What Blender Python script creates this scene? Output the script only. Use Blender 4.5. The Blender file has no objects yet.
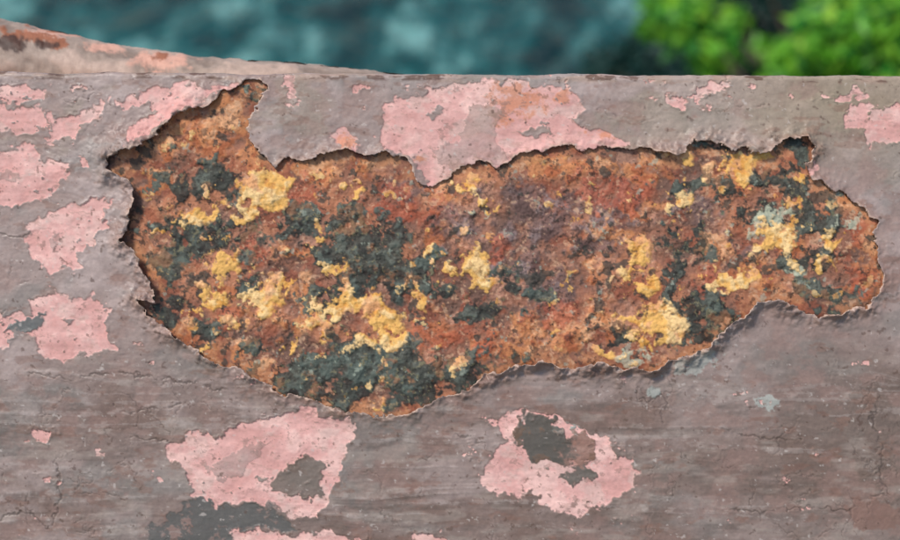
import bpy, math, random
import numpy as np
from mathutils import Vector, Matrix
random.seed(3)
S=0.001; PITCH=math.radians(35); FZ=2.3; DIST=1.25
U=Vector((0,math.sin(PITCH),math.cos(PITCH))); N=Vector((0,-math.cos(PITCH),math.sin(PITCH)))
C0=Vector((0,0,FZ)); CAM=C0+N*DIST
sc=bpy.context.scene
# ---------------- noise ----------------
TAB={}
def vn(x,y,seed):
    if seed not in TAB: TAB[seed]=np.random.RandomState(seed).rand(256,256).astype(np.float32)
    T=TAB[seed]
    xi=np.floor(x).astype(np.int64); yi=np.floor(y).astype(np.int64)
    fx=(x-xi).astype(np.float32); fy=(y-yi).astype(np.float32)
    fx=fx*fx*fx*(fx*(fx*6-15)+10); fy=fy*fy*fy*(fy*(fy*6-15)+10)
    a=T[yi&255,xi&255]; b=T[yi&255,(xi+1)&255]; c=T[(yi+1)&255,xi&255]; d=T[(yi+1)&255,(xi+1)&255]
    return (a*(1-fx)+b*fx)*(1-fy)+(c*(1-fx)+d*fx)*fy
def fbm(x,y,sx,sy,seed,o=4,g=0.55):
    r=0;a=1;w=0
    for i in range(o):
        k=2.03**i; an=0.6*i+seed
        u=x/sx*k; v=y/sy*k
        if sx==sy: u,v=u*math.cos(an)-v*math.sin(an),u*math.sin(an)+v*math.cos(an)
        r=r+a*(vn(u+17.3*i+500,v+9.1*i+500,seed+i)-0.5); w+=a*a; a*=g
    return r/(0.22*math.sqrt(w))      # ~ unit std
def ss(a,b,t):
    t=np.clip((t-a)/(b-a),0,1); return t*t*(3-2*t)
def lin(c):
    c=np.array(c,dtype=np.float64)/255.0
    return np.where(c<=0.04045,c/12.92,((c+0.055)/1.055)**2.4).astype(np.float32)
def mix(col,c2,m):
    c2=np.asarray(c2,dtype=np.float32)
    return col+(c2-col)*m[...,None]
def mixs(col,rgb,m): return mix(col,lin(rgb),m)
def psdf(X,Y,P,maxd=60):
    """signed distance, negative inside"""
    P=np.array(P,dtype=np.float32)
    out=np.full(X.shape,maxd,dtype=np.float32)
    x0,y0=P.min(0)-maxd; x1,y1=P.max(0)+maxd
    m=(X>x0)&(X<x1)&(Y>y0)&(Y<y1)
    x=X[m];y=Y[m]
    d=np.full(x.shape,1e9,dtype=np.float32); ins=np.zeros(x.shape,bool)
    n=len(P)
    for i in range(n):
        ax,ay=P[i];bx,by=P[(i+1)%n]
        ex,ey=bx-ax,by-ay; L=ex*ex+ey*ey+1e-9
        t=np.clip(((x-ax)*ex+(y-ay)*ey)/L,0,1)
        d=np.minimum(d,(x-ax-t*ex)**2+(y-ay-t*ey)**2)
        if ay!=by:
            c=((ay>y)!=(by>y))&(x<(bx-ax)*(y-ay)/(by-ay)+ax); ins^=c
    d=np.sqrt(d); d=np.where(ins,-d,d); out[m]=np.minimum(d,maxd); return out
def ldist(X,Y,P,maxd=12):
    P=np.array(P,dtype=np.float32); out=np.full(X.shape,maxd,dtype=np.float32)
    x0,y0=P.min(0)-maxd; x1,y1=P.max(0)+maxd
    m=(X>x0)&(X<x1)&(Y>y0)&(Y<y1); x=X[m];y=Y[m]; d=np.full(x.shape,maxd**2,dtype=np.float32)
    for i in range(len(P)-1):
        ax,ay=P[i];bx,by=P[i+1]; ex,ey=bx-ax,by-ay; L=ex*ex+ey*ey+1e-9
        t=np.clip(((x-ax)*ex+(y-ay)*ey)/L,0,1)
        d=np.minimum(d,(x-ax-t*ex)**2+(y-ay-t*ey)**2)
    out[m]=np.sqrt(d); return out
def blobs(X,Y,L):
    f=np.full(X.shape,-2.0,dtype=np.float32)
    for b in L:
        x0,y0,rx,ry=b[:4]; k=b[4] if len(b)>4 else 0
        c,s=math.cos(math.radians(k)),math.sin(math.radians(k))
        dx=X-x0;dy=Y-y0; u=(dx*c+dy*s)/rx; v=(-dx*s+dy*c)/ry
        f=np.maximum(f,1-np.sqrt(u*u+v*v))
    return f
# ---------------- outline data (mm on the face) ----------------
RUST=[(110,160),(118,152),(135,151),(148,143),(165,129),(180,116),(205,103),(225,91),(248,83),(262,81),(268,92),(256,100),(250,118),(252,140),(262,155),(275,164),(300,160),(320,152),(345,150),(365,156),(385,153),(405,160),(416,178),(430,187),(445,184),(455,171),(475,164),(500,163),(520,157),(545,154),(560,147),(600,150),(640,151),(680,153),(695,144),(715,141),(735,147),(750,156),(768,155),(785,143),(805,139),(812,150),(806,165),(815,180),(840,190),(860,205),(875,218),(872,232),(880,255),(882,280),(870,300),(845,310),(820,316),(800,306),(775,299),(755,301),(735,320),(712,340),(690,353),(660,366),(630,368),(600,366),(575,366),(545,362),(515,362),(490,375),(465,392),(440,402),(410,412),(375,413),(340,405),(310,400),(285,393),(260,385),(240,372),(220,365),(205,357),(185,340),(162,327),(148,315),(138,300),(155,300),(152,286),(140,272),(136,252),(126,243),(130,215),(136,195),(133,177),(112,172)]
LIFT=[(200,105,8,15),(150,140,10,15),(115,160,11,13),(132,200,10,12),(128,243,10,11),(145,290,9,9),(145,312,8,9),(200,352,7,9),(260,385,5,10),(370,412,4,10),(450,400,5,11),(520,363,11,10),(600,368,9,10),(700,347,10,10),(750,302,10,10),(830,315,9,9),(882,270,4,10),(860,205,2,9),(800,140,7,10),(700,142,6,10),(600,150,3,8),(430,187,2,8),(340,152,5,9),(270,163,2,8),(252,120,0.6,8),(262,82,1,6)]
PINK=[
[(-60,150),(0,149),(25,144),(42,160),(66,165),(60,185),(38,198),(10,205),(-60,200)],
[(-20,110),(20,105),(45,112),(48,125),(20,132),(-20,130)],
[(50,113),(80,112),(110,103),(100,120),(80,125),(75,138),(52,140),(47,125)],
[(-10,86),(45,86),(38,99),(-10,102)],
[(118,100),(150,90),(200,84),(240,84),(215,96),(185,112),(165,122),(148,138),(130,147),(135,128),(160,112),(150,104),(125,108)],
[(40,217),(75,202),(108,203),(104,225),(98,241),(80,254),(86,268),(52,276),(33,258),(24,236)],
[(-10,315),(20,318),(35,314),(28,300),(55,292),(78,302),(92,296),(112,310),(106,330),(116,352),(75,352),(60,366),(40,350),(38,335),(15,331),(8,350),(-10,350)],
[(381,148),(378,135),(388,118),(384,104),(405,96),(430,88),(460,82),(500,84),(520,80),(552,84),(578,93),(586,110),(566,118),(600,132),(624,140),(620,160),(440,200),(410,158)],
[(328,130),(345,125),(361,135),(352,154),(337,150)],
[(667,95),(684,93),(684,107),(672,107)],[(650,98),(657,96),(656,102)],[(694,86),(712,83),(728,84),(722,96),(700,96)],
[(845,122),(850,104),(880,108),(900,103),(940,108),(940,138),(900,140),(868,146),(862,130)],
[(164,442),(185,432),(215,437),(240,425),(265,415),(290,408),(310,407),(330,417),(352,410),(358,432),(345,450),(340,480),(325,495),(320,517),(295,520),(285,508),(245,500),(215,505),(195,495),(185,475),(180,462),(170,460)],
[(477,475),(490,457),(508,442),(497,425),(515,413),(545,415),(590,430),(615,445),(636,470),(628,492),(610,500),(598,508),(575,516),(555,508),(530,497),(505,495),(485,485)],
[(232,560),(236,533),(262,529),(300,536),(335,530),(368,560)],[(398,560),(412,533),(440,531),(452,560)],
[(34,434),(50,428),(50,436),(38,440)],[(805,168),(818,165),(818,176),(808,178)]]
ISL=[[(270,478),(283,462),(310,455),(326,470),(318,492),(295,497),(275,492)],
[(511,432),(524,414),(552,420),(566,438),(584,428),(597,441),(592,462),(575,470),(556,464),(538,462),(518,448)],
[(560,478),(590,462),(596,474),(575,482)],
[(8,330),(25,318),(48,316),(40,326),(15,334)],[(60,318),(75,322),(70,330)],[(425,112),(445,108),(440,118)],[(205,92),(225,90),(215,98),(190,104)],[(520,132),(540,128),(548,136),(530,140)]]
# ---------------- fields ----------------
def warp(X,Y):
    wx=fbm(X,Y,22,22,11,4)*1.9+fbm(X,Y,5,5,31,3)*0.7
    wy=fbm(X,Y,22,22,51,4)*1.9+fbm(X,Y,5,5,71,3)*0.7
    return X+wx,Y+wy
def rust_sdf(X,Y):
    a,b=warp(X,Y); return psdf(a,b,RUST,70)
def gridmesh(name,co,keep,attrs,mat):
    R,C=co.shape[:2]
    idx=np.arange(R*C).reshape(R,C)
    q=np.stack([idx[:-1,:-1],idx[1:,:-1],idx[1:,1:],idx[:-1,1:]],-1)[keep]
    used=np.zeros(R*C,bool); used[q.ravel()]=True
    rm=np.cumsum(used)-1
    v=co.reshape(-1,3)[used]; q=rm[q]
    me=bpy.data.meshes.new(name)
    me.vertices.add(len(v)); me.vertices.foreach_set('co',v.astype(np.float32).ravel())
    me.loops.add(q.size); me.loops.foreach_set('vertex_index',q.astype(np.int32).ravel())
    me.polygons.add(len(q)); me.polygons.foreach_set('loop_start',np.arange(0,q.size,4,dtype=np.int32))
    me.polygons.foreach_set('use_smooth',np.ones(len(q),bool))
    me.update(calc_edges=True)
    for k,a in attrs.items():
        a=a.reshape(R*C,-1)[used]
        if a.shape[1]==3:
            at=me.color_attributes.new(k,'FLOAT_COLOR','POINT')
            at.data.foreach_set('color',np.concatenate([a,np.ones((len(a),1))],1).astype(np.float32).ravel())
        else:
            at=me.attributes.new(k,'FLOAT','POINT'); at.data.foreach_set('value',a.astype(np.float32).ravel())
    ob=bpy.data.objects.new(name,me); sc.collection.objects.link(ob); me.materials.append(mat); return ob
# ---------------- materials ----------------
def newmat(name):
    m=bpy.data.materials.new(name); m.use_nodes=True; nt=m.node_tree
    return m,nt,nt.nodes['Principled BSDF']
def noise(nt,scale,detail=6,rough=0.6,vec=None):
    n=nt.nodes.new('ShaderNodeTexNoise'); n.inputs['Scale'].default_value=scale
    n.inputs['Detail'].default_value=detail; n.inputs['Roughness'].default_value=rough
    if vec is None:
        t=nt.nodes.new('ShaderNodeTexCoord'); vec=t.outputs['Object']
    nt.links.new(vec,n.inputs['Vector']); return n
def attrmat(name,fs,lo,hi,bs,bstr,bdist,rough=None):
    m,nt,b=newmat(name)
    a=nt.nodes.new('ShaderNodeAttribute'); a.attribute_name='Col'
    n=noise(nt,fs,5,0.65)
    mr=nt.nodes.new('ShaderNodeMapRange'); mr.inputs[1].default_value=0.3; mr.inputs[2].default_value=0.7
    mr.inputs[3].default_value=lo; mr.inputs[4].default_value=hi
    nt.links.new(n.outputs['Fac'],mr.inputs[0])
    vm=nt.nodes.new('ShaderNodeVectorMath'); vm.operation='SCALE'
    nt.links.new(a.outputs['Color'],vm.inputs[0]); nt.links.new(mr.outputs[0],vm.inputs['Scale'])
    nt.links.new(vm.outputs[0],b.inputs['Base Color'])
    n2=noise(nt,bs,6,0.7); bp=nt.nodes.new('ShaderNodeBump')
    bp.inputs['Strength'].default_value=bstr; bp.inputs['Distance'].default_value=bdist
    nt.links.new(n2.outputs['Fac'],bp.inputs['Height']); nt.links.new(bp.outputs[0],b.inputs['Normal'])
    if rough is None:
        r=nt.nodes.new('ShaderNodeAttribute'); r.attribute_name='Rgh'; nt.links.new(r.outputs['Fac'],b.inputs['Roughness'])
    else: b.inputs['Roughness'].default_value=rough
    b.inputs['Specular IOR Level'].default_value=0.4
    return m
M_paint=attrmat('peeling_paint',240,0.93,1.07,380,0.22,0.0005)
M_rust=attrmat('rust_and_lichen',250,0.84,1.16,260,0.35,0.0008)
# ---------------- beam ----------------
beam=bpy.data.objects.new('rusty_steel_beam',None); sc.collection.objects.link(beam)
beam.location=C0; beam.rotation_euler=(math.pi/2-PITCH,0,0)
ST=0.8; GAIN=np.array([1.14,1.08,1.04],dtype=np.float32)
xs=np.concatenate([np.arange(-1500,-60,6),np.arange(-60,960,ST),np.arange(960,2400,6)]).astype(np.float32)
RAD=5.0; TOPQ=0.0; BOT=610.0
sarc=[-180,-120,-60,-30,-14]+list(np.linspace(-math.pi/2*RAD,-0.6,12))
q=np.concatenate([sarc,np.arange(0,485,ST),np.arange(485,BOT,3)]).astype(np.float32)
Q,X=np.meshgrid(q,xs,indexing='ij')
edge=76.5+X*0.0055+fbm(X,X*0+3,60,60,5,4)*0.5
Y=Q+77+(edge-77)*np.exp(-np.clip(Q,0,None)/40)
E=Q
inpic=(X>-70)&(X<970)
D=rust_sdf(X,Y)
def grad(F):
    gy=np.gradient(F,axis=0)/np.maximum(np.abs(np.gradient(Y,axis=0)),1e-3)
    gx=np.gradient(F,axis=1)/np.gradient(X,axis=1)
    l=np.sqrt(gx*gx+gy*gy)+1e-6; return gx/l,gy/l
GX,GY=grad(D)
WX,WY=warp(X,Y)
wx2=WX+fbm(X,Y,9,9,101,3)*1.9; wy2=WY+fbm(X,Y,9,9,111,3)*1.9
P=np.full(X.shape,60,dtype=np.float32)
for p in PINK: P=np.minimum(P,psdf(wx2,wy2,p,40))
for p in ISL: P=np.maximum(P,-psdf(wx2,wy2,p,40))
fl=fbm(X,Y,26,20,130,5,0.6)
zone=np.where(inpic,2.6-0.75*ss(150,95,Y)-0.3*ss(0,1,ss(130,60,X)*ss(370,300,Y)),1.5)
P=np.minimum(P,(zone-fl)*9)
rem=fbm(X,Y,13,10,135,4,0.6)
P=np.maximum(P,(rem-2.35)*7*(P<0)*(P>-25))
pm=ss(0.9,-0.9,P)
num=0;den=0;wn=0
for (a,b,h,w) in LIFT:
    k=1/((X-a)**2+(Y-b)**2+60)**1.5; num=num+k*h; wn=wn+k*w; den=den+k
A=num/den*(1+0.3*fbm(X,Y,14,14,140,3)); W=wn/den
Dp=np.clip(D,0,None)
lift=np.clip(A,0.3,None)*np.exp(-(Dp/W)**1.3)*(D<69)
sy=Y+fbm(X,Y,160,60,160,3)*4
st=fbm(X,sy,190,6,170,4,0.6); st2=fbm(X,sy,80,2.8,180,3,0.6)
low=ss(300,420,Y)
gm=ss(-0.3,1.5,fbm(X,Y,110,40,185,3))
big=fbm(X,Y,120,60,190,4); med=fbm(X,Y,30,22,200,5,0.6); sm=fbm(X,Y,7,6,210,4,0.65); tiny=fbm(X,Y,2.6,2.6,220,2)
H=lift+0.0
H+= (0.03+0.10*low*gm)*st+0.03*st2*(0.2+low*gm)+0.20*med+0.07*sm+0.3*big
H-= pm*(0.75)
lip=np.exp(-(np.clip(P,0,None)/3.2)**2)*(P>0)*(0.3+0.4*np.clip(fbm(X,Y,20,20,205,3),-0.75,2)); H+=lip
CR=[[(45,393),(38,420),(50,445),(58,470),(61,492),(52,525)],[(108,392),(122,412),(150,410),(182,405)],[(125,436),(150,439),(172,442)],[(880,395),(872,420),(884,448),(878,470),(892,500)],[(0,235),(20,238),(50,228)],[(20,372),(70,378),(120,372),(190,382),(240,396)],[(640,400),(662,395),(668,410)],[(715,428),(760,438),(800,440)],[(820,345),(835,360),(830,378)],[(600,110),(640,122),(660,118)],[(430,430),(470,436),(480,444)],[(0,518),(30,512),(48,528)],[(715,505),(760,512),(810,506),(850,512)],[(30,155),(46,150),(62,157)],[(640,100),(655,118)],[(860,500),(885,495),(900,515)]]
rs=random.Random(8)
for i in range(120):
    x=rs.uniform(-40,940); y=rs.choice([rs.uniform(370,560),rs.uniform(370,560),rs.uniform(90,560)])
    if rs.random()<0.5: x=rs.choice([rs.uniform(-40,170),rs.uniform(640,940)])
    a=rs.choice([rs.gauss(0,0.3),rs.gauss(0,0.3),rs.gauss(1.5,0.4)]); pts=[(x,y)]
    for j in range(rs.randint(2,8)):
        a+=rs.gauss(0,0.55); x+=math.cos(a)*rs.uniform(4,10); y+=math.sin(a)*rs.uniform(4,10); pts.append((x,y))
    CR.append(pts)
ck=np.full(X.shape,12,dtype=np.float32)
cwx=X+fbm(X,Y,6,6,230,3)*1.4; cwy=Y+fbm(X,Y,6,6,240,3)*1.4
for i,c in enumerate(CR):
    d=ldist(cwx,cwy,c)+(0 if i<16 else 0.6); ck=np.minimum(ck,d)
cm=ss(1.6,0.2,ck)*(1-0.6*pm)*ss(-0.6,0.6,fbm(X,Y,18,18,250,3)+0.3)
H-=cm*0.6; H+=np.exp(-((ck-2.6)/1.8)**2)*0.25
# --- colours
col=np.ones(X.shape+(3,),dtype=np.float32)*lin((154,137,130))
col=mixs(col,(124,107,98),low*0.9)
col=mixs(col,(178,162,156),ss(-0.2,1.8,big+0.5*med)*(1-0.5*low)*0.8)
col=mixs(col,(124,122,116),ss(0.2,1.6,fbm(X,Y,70,40,260,4))*0.5)
col=mixs(col,(112,90,78),ss(0.1,1.4,fbm(X,Y,90,30,270,4))*0.55*low)
col=mixs(col,(106,93,82),ss(560,900,X)*low*0.5)
col=mixs(col,(148,134,108),ss(560,860,X)*ss(200,100,Y)*0.65)
col=mixs(col,(142,132,112),ss(0.2,1.4,fbm(X,Y,60,30,272,4))*ss(240,120,Y)*0.4)
col=mixs(col,(150,122,112),ss(0.2,1.5,-med)*0.4)
col=mixs(col,(154,142,132),ss(0.5,1.7,fbm(X,Y,45,12,275,4))*0.5*low)
col=mixs(col,(90,80,72),ss(0.7,1.8,fbm(X,Y,60,12,277,4))*0.35*low)
col=mixs(col,(126,92,76),ss(1.1,1.9,fbm(X,Y,24,12,276,4,0.6))*0.4)
col=col*(1+0.025*st*(0.4+low*gm)+0.012*st2*low+0.03*sm+0.015*tiny)[...,None]
col=mixs(col,(182,172,166),ss(1.2,2.3,st+0.5*sm)*0.25*low)
col=mixs(col,(182,196,188),ss(0,0.35,blobs(X,Y,[(697,360,26,14,-25),(767,402,11,7),(655,392,10,5),(565,428,16,6,10)])+0.28*sm)*0.5)
stn=psdf(wx2,wy2,[(145,560),(150,531),(175,510),(200,494),(225,507),(262,504),(288,518),(300,531),(262,528),(236,533),(232,560)],40)
dk=ss(1.5,-1.5,stn)*ss(-2.6,-1.0,sm+med)
col=mixs(col,(90,90,86),dk*0.9); H-=0.5*dk
stn2=psdf(wx2,wy2,[(845,510),(860,500),(890,502),(905,515),(890,530),(855,528)],40)
col=mixs(col,(128,100,88),ss(2,-2,stn2)*0.8)
pk=np.ones(X.shape+(3,),dtype=np.float32)*lin((216,168,160))
pk=mixs(pk,(228,190,180),ss(0,1.5,med)*0.8); pk=mixs(pk,(198,146,138),ss(0.2,1.6,-med+0.3*sm)*0.6)
pk=mixs(pk,(206,178,168),ss(0.5,1.6,fbm(X,Y,22,16,278,4))*0.6)
pk=pk*(1+0.05*sm+0.03*st)[...,None]
pk=mixs(pk,(176,142,130),ss(1.0,1.9,fbm(X,Y,9,3.5,279,4,0.65))*0.5)
ru=blobs(X,Y,[(522,103,26,16),(505,120,14,10),(560,98,12,8),(345,143,14,9),(420,160,10,6),(555,445,14,10),(600,133,16,6)])
pk=mixs(pk,(196,128,90),ss(-0.1,0.6,ru+0.28*sm+0.2*med)*0.7)
pk=mixs(pk,(140,116,108),ss(1.3,2.0,fl*0.4+sm*0.9)*0.6)
col=mix(col,pk,pm)
isl=ss(1,-1,psdf(wx2,wy2,ISL[1],40)); col=mixs(col,(84,82,74),isl*ss(585,560,X+sm*6)*0.85); col=mixs(col,(158,116,100),isl*ss(560,585,X+sm*6)*0.6)
col=mixs(col,(118,90,70),isl*ss(0.5,1.3,med+0.4*sm)*0.6)
col=mixs(col,(92,98,96),ss(1,-1,psdf(wx2,wy2,ISL[3],40))*0.85); col=mixs(col,(96,92,84),ss(1,-1,psdf(wx2,wy2,ISL[2],40))*0.8)
col=mixs(col,(104,92,80),ss(1,-1,psdf(wx2,wy2,ISL[0],40))*0.6)
ed=np.exp(-((P-0.9)/1.0)**2); col=mixs(col,(132,106,96),ed*0.25*ss(-0.8,0.8,sm))
rb=np.exp(-Dp/(6+3*np.clip(med,-1,2)))*ss(-1.2,0.8,med+0.6*sm); col=mixs(col,(132,88,64),rb*0.55)
rim=ss(3.0,0.3,D); col=mixs(col,(204,178,160),rim*ss(-0.8,0.5,sm+0.5*med)*0.75)
col=mixs(col,(70,60,54),cm*0.55)
ar=ss(7,0,E)*ss(-0.2,1.2,fbm(X,Y,30,8,280,4)); col=mixs(col,(168,144,128),ar*0.7)
ar2=ss(3.5,0,E)*ss(0.5,1.4,fbm(X,Y,18,6,285,4)); col=mixs(col,(92,66,52),ar2*0.8)
sp=ss(1.9,2.5,fbm(X,Y,5,5,290,3)+0.25*med); col=mixs(col,(88,68,56),sp*0.6)
sp=ss(2.0,2.6,fbm(X,Y,6,5,295,3)); col=mixs(col,(196,188,180),sp*0.5)
rgh=0.48+0.25*pm+0.05*sm
inside=D<0
Xs=np.where(inside,X-D*GX,X); Ys=np.where(inside,Y-D*GY,Y)
Hh=np.where(inside,H-1.6,H)
Qs=np.where(Q<0,Q,0)
th=np.clip(-Qs/RAD,0,math.pi/2); ext=np.clip(-Qs-RAD*math.pi/2,0,None)
nn=(np.cos(th)-1)*RAD+Hh*np.cos(th)-ext
up=-(Ys-270)
up=np.where(Q<0,-(edge-270)+np.sin(th)*RAD+Hh*np.sin(th),up)
co=np.stack([(Xs-450)*S,up*S,nn*S],-1)
ins=inside
keep=~(ins[:-1,:-1]&ins[1:,:-1]&ins[:-1,1:]&ins[1:,1:])
paint=gridmesh('peeling_paint_coat',co,keep,{'Col':np.clip(col*GAIN,0.005,0.95),'Rgh':rgh},M_paint)
paint.parent=beam
del col,pk,co
# ---------------- rust layer ----------------
xr=np.arange(70,925,ST).astype(np.float32); yr=np.arange(79,450,ST).astype(np.float32)
Y,X=np.meshgrid(yr,xr,indexing='ij')
D=rust_sdf(X,Y)
big=fbm(X,Y,90,90,300,4); med=fbm(X,Y,34,34,310,5,0.58); sm=fbm(X,Y,10,10,320,4,0.6); fine=fbm(X,Y,4,4,330,3,0.6); m2=fbm(X,Y,17,17,340,4,0.6); m3=fbm(X,Y,17,17,350,4,0.6); m4=fbm(X,Y,24,24,355,5,0.6)
inn=ss(0,26,-D)
LICH=[(268,188,24,22,20),(258,205,10,8),(285,178,10,9),(352,190,12,8),(196,215,17,10),(212,208,8,10),(243,216,13,9),(222,262,20,15),(214,300,24,13),(190,308,9,8),(270,300,15,20),(252,296,9,6),(285,285,9,7),(336,268,14,10),(345,305,20,15),(380,320,30,20,15),(372,300,12,13),(398,334,12,10),(417,300,10,11),(322,331,15,10),(474,268,20,22),(488,285,14,9),(446,266,8,6),(470,186,14,7),(487,205,12,5),(638,254,15,17),(645,282,19,23),(632,275,10,9),(655,322,32,20),(628,318,18,11),(672,336,20,11),(640,345,12,8),(740,165,24,13,-30),(765,160,12,8),(686,202,10,7),(733,276,19,9),(775,236,22,14),(752,278,10,7),(800,178,8,9),(830,238,11,10),(820,262,16,8),(792,208,9,6),(375,408,12,6),(458,366,9,6),(290,345,10,6),(205,345,9,6),(600,352,18,7),(680,160,14,6),(160,236,8,6),(318,238,8,6),(432,246,7,5),(240,330,9,6)]
DARK=[(208,180,44,18),(180,185,16,12),(168,230,28,16),(200,243,50,24),(240,236,26,16),(172,266,18,16),(172,302,22,24),(360,245,46,32),(385,275,58,36),(340,295,36,22),(300,222,24,16),(330,255,24,18),(390,235,24,18),(380,365,56,30,12),(340,385,50,28),(420,385,64,24,-10),(460,370,40,16),(370,355,40,19),(300,375,32,16),(688,310,46,27),(712,322,32,22),(700,335,32,13),(680,256,32,17),(690,228,20,12),(780,190,46,22,15),(755,205,28,16),(800,215,30,18),(825,225,22,15),(812,258,34,15),(782,170,24,13),(720,150,18,8),(835,295,24,17),(805,292,20,11),(505,285,18,13),(485,310,28,13),(620,338,22,10),(290,380,34,14),(248,285,13,13),(205,330,20,11),(265,98,13,9),(450,320,12,7),(800,148,13,10),(690,185,24,10),(540,300,18,11),(440,290,20,16),(730,190,16,12),(260,350,18,8)]
ORNG=[(225,120,50,40),(250,150,26,26),(160,150,22,14),(160,180,22,14),(175,215,14,10),(160,270,16,10),(185,330,22,14),(230,352,30,12),(270,372,40,10),(330,172,60,14),(440,200,30,12),(300,250,22,14),(430,235,18,12),(440,330,40,26),(470,345,30,18),(560,340,64,24),(520,325,30,18),(600,325,38,20),(560,165,50,12),(640,170,50,14),(650,205,26,12),(735,180,30,20),(715,255,34,16),(760,265,30,12),(845,205,30,16),(865,250,20,40),(850,285,30,18),(590,270,24,14),(630,235,26,10),(790,245,30,16),(310,310,16,10),(245,320,26,14),(300,290,18,20),(225,285,20,12),(300,330,20,14),(770,285,30,12)]
RED=[(450,335,48,32),(465,310,26,16),(500,250,16,12),(250,255,24,18),(400,210,54,22),(620,190,54,20),(300,200,32,20),(700,275,34,20),(860,235,24,20),(560,315,34,20),(850,275,28,18),(230,320,20,12)]
PURP=[(545,225,52,32),(520,260,44,38),(560,285,48,28),(470,230,30,26),(440,215,28,18),(625,205,40,26),(570,195,44,18),(410,190,38,16),(520,195,44,18),(540,310,28,14),(700,215,34,20),(740,250,26,14),(600,245,34,22)]
def fld(L,k1,k2,k3=0.0,w=0.35,off=0.0): return ss(0,w,off+blobs(X+sm*2+m2*4.5,Y+fine*0.6+m3*4.5,L)+k1*m2+k2*sm+k3*fine)
base=np.ones(X.shape+(3,),dtype=np.float32)*lin((142,98,78))
base=mixs(base,(176,118,86),ss(-0.2,1.2,med)*0.75)
base=mixs(base,(100,78,68),ss(0,1.2,-med+0.4*m2)*0.8)
base=mixs(base,(136,72,50),ss(0.3,1.5,m4)*0.6)
base=mixs(base,(182,138,116),ss(0.7,1.8,-m4+0.3*sm)*0.5)
purp=fld(PURP,0.25,0.12,0,0.8); base=mixs(base,(116,92,86),purp*0.85)
base=mixs(base,(146,128,126),purp*ss(0.4,1.5,m2)*0.6); base=mixs(base,(80,60,56),purp*ss(0.5,1.5,-m3+0.4*sm)*0.75)
orn=fld(ORNG,0.32,0.16,0.03,0.7); base=mixs(base,(204,136,86),orn*0.7)
base=mixs(base,(218,168,126),orn*ss(0.4,1.5,m3+0.3*sm)*0.7); base=mixs(base,(150,80,50),orn*ss(0.4,1.4,-m3+0.3*sm)*0.75)
red=fld(RED,0.3,0.14,0.03,0.6); base=mixs(base,(162,84,60),red*0.7)
base=mixs(base,(192,120,92),red*ss(0.6,1.6,m2)*0.5)
rimb=ss(14,2,-D+4*m2)*ss(-0.6,0.8,m3); base=mixs(base,(196,140,98),rimb*0.6)
base=mixs(base,(62,48,42),ss(1.1,2.0,fine+0.6*sm)*0.6); base=mixs(base,(204,168,136),ss(1.3,2.2,-fine+0.5*m3)*0.45)
dark=fld(DARK,0.36,0.2,0.06,0.36,0.06)
dk=np.ones_like(base)*lin((58,66,60)); dk=mixs(dk,(86,100,92),ss(0.3,1.5,m2+0.4*sm)*0.8); dk=mixs(dk,(34,38,36),ss(0.0,1.0,-m2+0.4*sm)*0.9)
dk=mixs(dk,(126,122,92),ss(1.2,2.0,fine+0.5*m3)*0.65); dk=mixs(dk,(138,98,70),ss(1.0,1.8,m3+0.4*sm)*0.65)
base=mix(base,dk,dark*0.93)
fk=ss(1.4,1.9,fbm(X,Y,14,14,360,4,0.6)+0.3*med); base=mixs(base,(58,60,54),fk*0.8)
fk=ss(1.7,2.1,fbm(X,Y,6,6,365,3,0.6)+0.3*med); base=mixs(base,(46,44,40),fk*0.7)
tk=ss(2.0,2.5,fbm(X,Y,9,9,370,4,0.6)+0.2*m2); base=mixs(base,(156,168,152),tk*0.5)
pale=fld([(483,207,12,5),(775,212,24,6,20),(745,230,14,6),(760,220,8,8),(640,352,22,7),(600,350,14,5),(855,225,10,5),(800,270,10,5)],0.25,0.2,0.05,0.5); base=mixs(base,(194,200,174),pale*0.6)
halo=fld(LICH,0.22,0.16,0.04,0.9); base=mixs(base,(196,140,84),halo*0.4)
lic=fld(LICH,0.20,0.17,0.05,0.36)
lic2=ss(1.85,2.2,fbm(X,Y,13,13,380,4,0.6)+0.25*m2)*inn
lic=np.maximum(lic,lic2*0.75)
lc=np.ones_like(base)*lin((224,176,98)); lc=mixs(lc,(236,204,146),ss(0.0,1.3,m2+0.3*sm)*0.85); lc=mixs(lc,(208,146,64),ss(0.0,1.2,-sm+0.6*m3)*0.75)
lc=mixs(lc,(164,120,72),ss(1.1,2.0,-fine+0.3*m2)*0.55); lc=mixs(lc,(222,164,128),ss(0.6,1.6,m3)*0.55)
base=mix(base,lc,lic*0.95)
pit=ss(1.0,1.9,fbm(X,Y,8,8,390,3,0.6))
H=-2.6+inn*(1.6+0.7*med+0.6*big)+(0.6*m2+0.36*sm+0.13*fine)*(0.4+0.6*inn)+lic*0.45+dark*(-0.2+0.15*sm)-0.7*pit*inn
H=np.where(-D<5,np.minimum(H,-2.0+0.25*sm),H); H=np.where(D>0,-3.0,H)
H=np.clip(H,-4.8,3.0)
co=np.stack([(X-450)*S,-(Y-270)*S,H*S],-1)
k=D[:-1,:-1]<28
rust=gridmesh('rusted_steel_face',co,k,{'Col':np.clip(base*GAIN,0.004,0.95),'Rgh':0.8+0*X},M_rust)
rust.parent=beam
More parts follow.
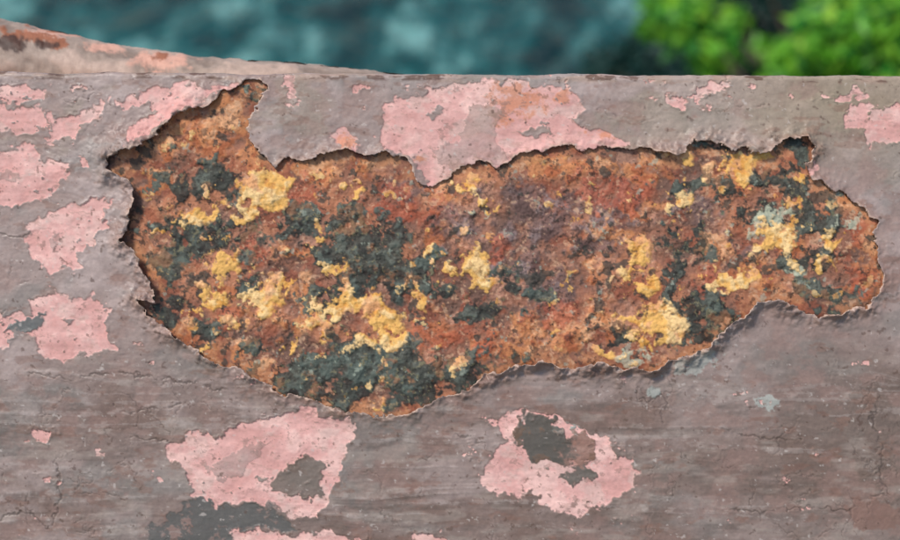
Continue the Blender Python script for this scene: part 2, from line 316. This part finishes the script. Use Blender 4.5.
def box(name,x0,x1,y0,y1,z0,z1,mat,parent,bev=0.004):
    import bmesh
    bm=bmesh.new(); bmesh.ops.create_cube(bm,size=1)
    for v in bm.verts: v.co=Vector(((x0+x1)/2+v.co.x*(x1-x0),(y0+y1)/2+v.co.y*(y1-y0),(z0+z1)/2+v.co.z*(z1-z0)))
    bmesh.ops.bevel(bm,geom=bm.edges[:],offset=bev,segments=3,affect='EDGES')
    me=bpy.data.meshes.new(name); bm.to_mesh(me); bm.free(); me.materials.append(mat)
    o=bpy.data.objects.new(name,me); sc.collection.objects.link(o); o.parent=parent; return o
M_body,nt,b=newmat('brown_paint'); n=noise(nt,8); cr=nt.nodes.new('ShaderNodeValToRGB')
cr.color_ramp.elements[0].color=(.12,.06,.04,1); cr.color_ramp.elements[0].position=.35; cr.color_ramp.elements[1].color=(.25,.2,.18,1); cr.color_ramp.elements[1].position=.5
nt.links.new(n.outputs[0],cr.inputs[0]); nt.links.new(cr.outputs[0],b.inputs['Base Color']); b.inputs['Roughness'].default_value=.6
box('section_body',-1.94,1.94,(270-684)*S,(270-86)*S,-0.178,-0.0058,M_body,beam)
for i,x in enumerate((-1.4,1.4)):
    box('support_post_%d'%(i+1),x-0.05,x+0.05,-3.2,-0.42,-0.14,-0.04,M_body,beam)
# ---------------- pipe behind ----------------
DEP=0.07
cl=[(-900,-160,40),(-400,-50,40),(-150,18,39),(-60,40,39),(0,54,38),(60,67,38),(110,80,38),(160,86,37),(240,91,36),(340,99,35),(430,108,35),(600,124,34),(900,170,33),(1300,240,33)]
cl=np.array(cl,float); t=np.linspace(0,len(cl)-1,900)
from numpy import interp
cx=interp(t,range(len(cl)),cl[:,0]);cy=interp(t,range(len(cl)),cl[:,1]);cr_=interp(t,range(len(cl)),cl[:,2])
kern=np.hanning(61);kern/=kern.sum()
def smo(a): return np.convolve(np.pad(a,30,mode='edge'),kern,'valid')
cx,cy,cr_=smo(cx),smo(cy),smo(cr_)
ang=np.linspace(0,2*math.pi,97)
T,A_=np.meshgrid(cx,ang,indexing='ij'); CY,_=np.meshgrid(cy,ang,indexing='ij'); RR,_=np.meshgrid(cr_,ang,indexing='ij')
nzm=fbm(T,A_*40,40,30,400,4); nzs=fbm(T,A_*40,10,10.1,410,4)
r=(RR+nzm*1.0+nzs*0.3)
k=(DIST+DEP)/DIST
px=T; py=CY-np.cos(A_)*r; pz=np.sin(A_)*r
co=np.stack([(px-450)*k*S,-(py-270)*k*S,-DEP+pz*S-0.03],-1)
c=np.ones(px.shape+(3,),dtype=np.float32)*lin((160,142,128))
c=mixs(c,(188,164,148),ss(0,1.3,nzm)*0.8); c=mixs(c,(120,104,92),ss(0.2,1.5,-nzm)*0.6)
def bl2(L): 
    f=np.full(px.shape,-2.0)
    for x0,y0,rx,ry in L: f=np.maximum(f,1-np.sqrt(((px-x0)/rx)**2+((py-y0)/ry)**2))
    return f
c=mixs(c,(218,166,144),ss(-0.1,0.4,bl2([(160,60,30,14),(45,30,30,10),(100,46,18,8)])+0.2*nzs)*0.8)
c=mixs(c,(150,92,62),ss(0,0.5,bl2([(20,36,40,12),(160,54,10,6),(55,44,20,8),(-60,20,50,14)])+0.3*nzs+0.1*nzm)*0.9)
c=mixs(c,(62,42,34),ss(0.0,0.4,bl2([(8,44,30,10),(45,46,14,6)])+0.2*nzs)*0.9)
pipe=gridmesh('rusty_steel_pipe',co,np.ones((899,96),bool),{'Col':np.clip(c*GAIN,0.004,.95),'Rgh':0.6+0*px},attrmat('pipe_paint',200,0.9,1.1,300,0.3,0.0006))
pipe.location=C0; pipe.rotation_euler=(math.pi/2-PITCH,0,0)
# ---------------- water ----------------
def plane(name,x0,x1,y0,y1,z,mat):
    me=bpy.data.meshes.new(name); me.from_pydata([(x0,y0,z),(x1,y0,z),(x1,y1,z),(x0,y1,z)],[],[(0,1,2,3)]); me.materials.append(mat)
    o=bpy.data.objects.new(name,me); sc.collection.objects.link(o); return o
m,nt,b=newmat('river_water')
tc=nt.nodes.new('ShaderNodeTexCoord'); mp=nt.nodes.new('ShaderNodeMapping'); mp.inputs['Scale'].default_value=(1,0.5,1)
nt.links.new(tc.outputs['Object'],mp.inputs[0])
n=noise(nt,2.4,6,0.7,mp.outputs[0]); cr=nt.nodes.new('ShaderNodeValToRGB'); e=cr.color_ramp.elements
e[0].position=.41;e[0].color=(.001,.020,.021,1); e[1].position=.66;e[1].color=(.20,.44,.40,1); k=e.new(.53);k.color=(.008,.090,.088,1)  # pale stop paints sky glints into the water's base colour
nt.links.new(n.outputs[0],cr.inputs[0]); nt.links.new(cr.outputs[0],b.inputs['Base Color'])
n2=noise(nt,5,4,0.6,mp.outputs[0]); bp=nt.nodes.new('ShaderNodeBump'); bp.inputs['Strength'].default_value=.9; bp.inputs['Distance'].default_value=.15
nt.links.new(n2.outputs[0],bp.inputs['Height']); nt.links.new(bp.outputs[0],b.inputs['Normal']); b.inputs['Roughness'].default_value=.12; b.inputs['IOR'].default_value=1.33; b.inputs['Specular IOR Level'].default_value=.22
plane('river_water',-600,600,-600,900,0,m)
# ---------------- bank ----------------
gx=np.linspace(-40,40,400); gy=np.concatenate([np.linspace(-60,-4,40),np.linspace(-3.8,7,120)])
GYY,GXX=np.meshgrid(gy,gx,indexing='ij')
shore=2.9+0.25*fbm(GXX,GYY,3,3,500,3)+1.8*np.exp(-((GXX-2.2)/1.5)**2)
gz=0.35*ss(0.5,-0.8,GYY-shore)-0.5*ss(-0.3,1.5,GYY-shore)+0.03*fbm(GXX,GYY,1,1,510,3)
m,nt,b=newmat('bank_soil'); n=noise(nt,4); cr=nt.nodes.new('ShaderNodeValToRGB'); e=cr.color_ramp.elements
e[0].color=(.03,.05,.015,1);e[0].position=.4;e[1].color=(.10,.08,.05,1);e[1].position=.62
nt.links.new(n.outputs[0],cr.inputs[0]);nt.links.new(cr.outputs[0],b.inputs['Base Color']);b.inputs['Roughness'].default_value=.95
gridmesh('riverbank_ground',np.stack([GXX,GYY,gz],-1),np.ones((len(gy)-1,len(gx)-1),bool),{},m)
# ---------------- shrub ----------------
def pt(px,py,t):
    return CAM+(-N+Vector((1,0,0))*((px-450)/1250)+U*((270-py)/1250))*t
shrub=bpy.data.objects.new('green_shrub',None); sc.collection.objects.link(shrub)
base_=pt(830,330,5.0); base_.z=0.2
clumps=[]
rs=random.Random(5)
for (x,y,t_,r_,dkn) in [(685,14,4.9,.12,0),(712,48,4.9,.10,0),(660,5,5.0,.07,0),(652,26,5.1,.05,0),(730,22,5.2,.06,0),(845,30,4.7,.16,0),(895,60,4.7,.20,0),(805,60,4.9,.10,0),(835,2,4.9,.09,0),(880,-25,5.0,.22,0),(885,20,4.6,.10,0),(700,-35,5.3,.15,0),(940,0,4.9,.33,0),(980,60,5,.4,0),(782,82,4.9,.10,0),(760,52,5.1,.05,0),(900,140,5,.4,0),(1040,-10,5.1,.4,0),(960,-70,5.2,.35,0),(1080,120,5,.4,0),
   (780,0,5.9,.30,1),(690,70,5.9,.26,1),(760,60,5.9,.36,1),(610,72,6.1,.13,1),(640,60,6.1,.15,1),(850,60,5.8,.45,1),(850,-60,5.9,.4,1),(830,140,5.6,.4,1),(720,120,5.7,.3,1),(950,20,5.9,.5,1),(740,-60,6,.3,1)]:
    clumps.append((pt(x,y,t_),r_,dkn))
V=[];F=[];colr=[]
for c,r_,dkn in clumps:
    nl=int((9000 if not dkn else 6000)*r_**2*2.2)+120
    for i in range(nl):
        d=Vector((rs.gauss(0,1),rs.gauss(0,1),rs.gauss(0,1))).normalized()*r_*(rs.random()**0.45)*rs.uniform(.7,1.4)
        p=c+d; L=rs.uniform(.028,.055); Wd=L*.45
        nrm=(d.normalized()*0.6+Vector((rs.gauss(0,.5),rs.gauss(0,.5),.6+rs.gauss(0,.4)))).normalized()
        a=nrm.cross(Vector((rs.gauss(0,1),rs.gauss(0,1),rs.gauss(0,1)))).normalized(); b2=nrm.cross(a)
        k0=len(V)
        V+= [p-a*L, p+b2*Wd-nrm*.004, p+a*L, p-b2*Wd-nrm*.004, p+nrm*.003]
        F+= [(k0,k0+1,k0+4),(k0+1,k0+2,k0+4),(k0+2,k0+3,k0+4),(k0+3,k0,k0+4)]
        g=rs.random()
        if dkn: cc=(.003+.014*g,.034+.045*g,.028+.03*g)  # back clumps: shade in the shrub's dark gaps put into the leaf colour
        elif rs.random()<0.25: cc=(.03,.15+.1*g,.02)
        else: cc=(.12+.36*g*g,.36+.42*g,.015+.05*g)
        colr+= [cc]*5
me=bpy.data.meshes.new('leaves'); me.from_pydata([tuple(v) for v in V],[],F)
at=me.color_attributes.new('Col','FLOAT_COLOR','POINT'); at.data.foreach_set('color',np.concatenate([np.array(colr),np.ones((len(colr),1))],1).astype(np.float32).ravel())
m,nt,b=newmat('leaf'); a=nt.nodes.new('ShaderNodeAttribute');a.attribute_name='Col';nt.links.new(a.outputs['Color'],b.inputs['Base Color']); b.inputs['Roughness'].default_value=.45
tr=nt.nodes.new('ShaderNodeBsdfTranslucent'); nt.links.new(a.outputs['Color'],tr.inputs[0]); mx=nt.nodes.new('ShaderNodeMixShader'); mx.inputs[0].default_value=.35
nt.links.new(b.outputs[0],mx.inputs[1]);nt.links.new(tr.outputs[0],mx.inputs[2]);nt.links.new(mx.outputs[0],nt.nodes['Material Output'].inputs[0])
me.materials.append(m); o=bpy.data.objects.new('leaves',me); sc.collection.objects.link(o); o.parent=shrub
cu=bpy.data.curves.new('stems','CURVE'); cu.dimensions='3D'; cu.bevel_depth=.014; cu.bevel_resolution=2
for c,r_,dkn in clumps:
    s=cu.splines.new('POLY'); s.points.add(4)
    for i in range(5):
        f=i/4; p=base_.lerp(c,f)+Vector((rs.gauss(0,.03),rs.gauss(0,.03),.15*math.sin(f*3.1)));
        s.points[i].co=(*p,1); s.points[i].radius=1.3-f
m,nt,b=newmat('bark'); b.inputs['Base Color'].default_value=(.06,.04,.025,1); n=noise(nt,40); bp=nt.nodes.new('ShaderNodeBump');nt.links.new(n.outputs[0],bp.inputs['Height']);nt.links.new(bp.outputs[0],b.inputs['Normal'])
cu.materials.append(m); o=bpy.data.objects.new('stems',cu); sc.collection.objects.link(o); o.parent=shrub
# ---------------- light ----------------
loc=Vector((-0.42,0.60,0.68))
sv=(Vector((1,0,0))*loc.x+U*loc.y+N*loc.z).normalized()
sd=bpy.data.lights.new('sun','SUN'); sd.energy=2.9; sd.angle=math.radians(11); sd.color=(1,.95,.88)
so=bpy.data.objects.new('sun',sd); sc.collection.objects.link(so); so.rotation_euler=sv.to_track_quat('Z','Y').to_euler()
w=bpy.data.worlds.new('World'); sc.world=w; w.use_nodes=True; nt=w.node_tree
sk=nt.nodes.new('ShaderNodeTexSky'); sk.sky_type='NISHITA'; sk.sun_disc=False
sk.sun_elevation=math.asin(sv.z); sk.sun_rotation=math.atan2(sv.x,sv.y)
nt.links.new(sk.outputs[0],nt.nodes['Background'].inputs[0]); nt.nodes['Background'].inputs[1].default_value=.135
sc.view_settings.view_transform='Standard'; sc.view_settings.look='None'; sc.view_settings.exposure=0
# ---------------- camera ----------------
cd=bpy.data.cameras.new('camera'); cam=bpy.data.objects.new('camera',cd); sc.collection.objects.link(cam)
cam.location=CAM; cam.rotation_euler=(math.pi/2-PITCH,0,0); cd.lens=50; cd.sensor_width=36; cd.clip_start=.05; cd.clip_end=2000
cd.dof.use_dof=True; cd.dof.focus_distance=DIST; cd.dof.aperture_fstop=2.4
sc.camera=cam
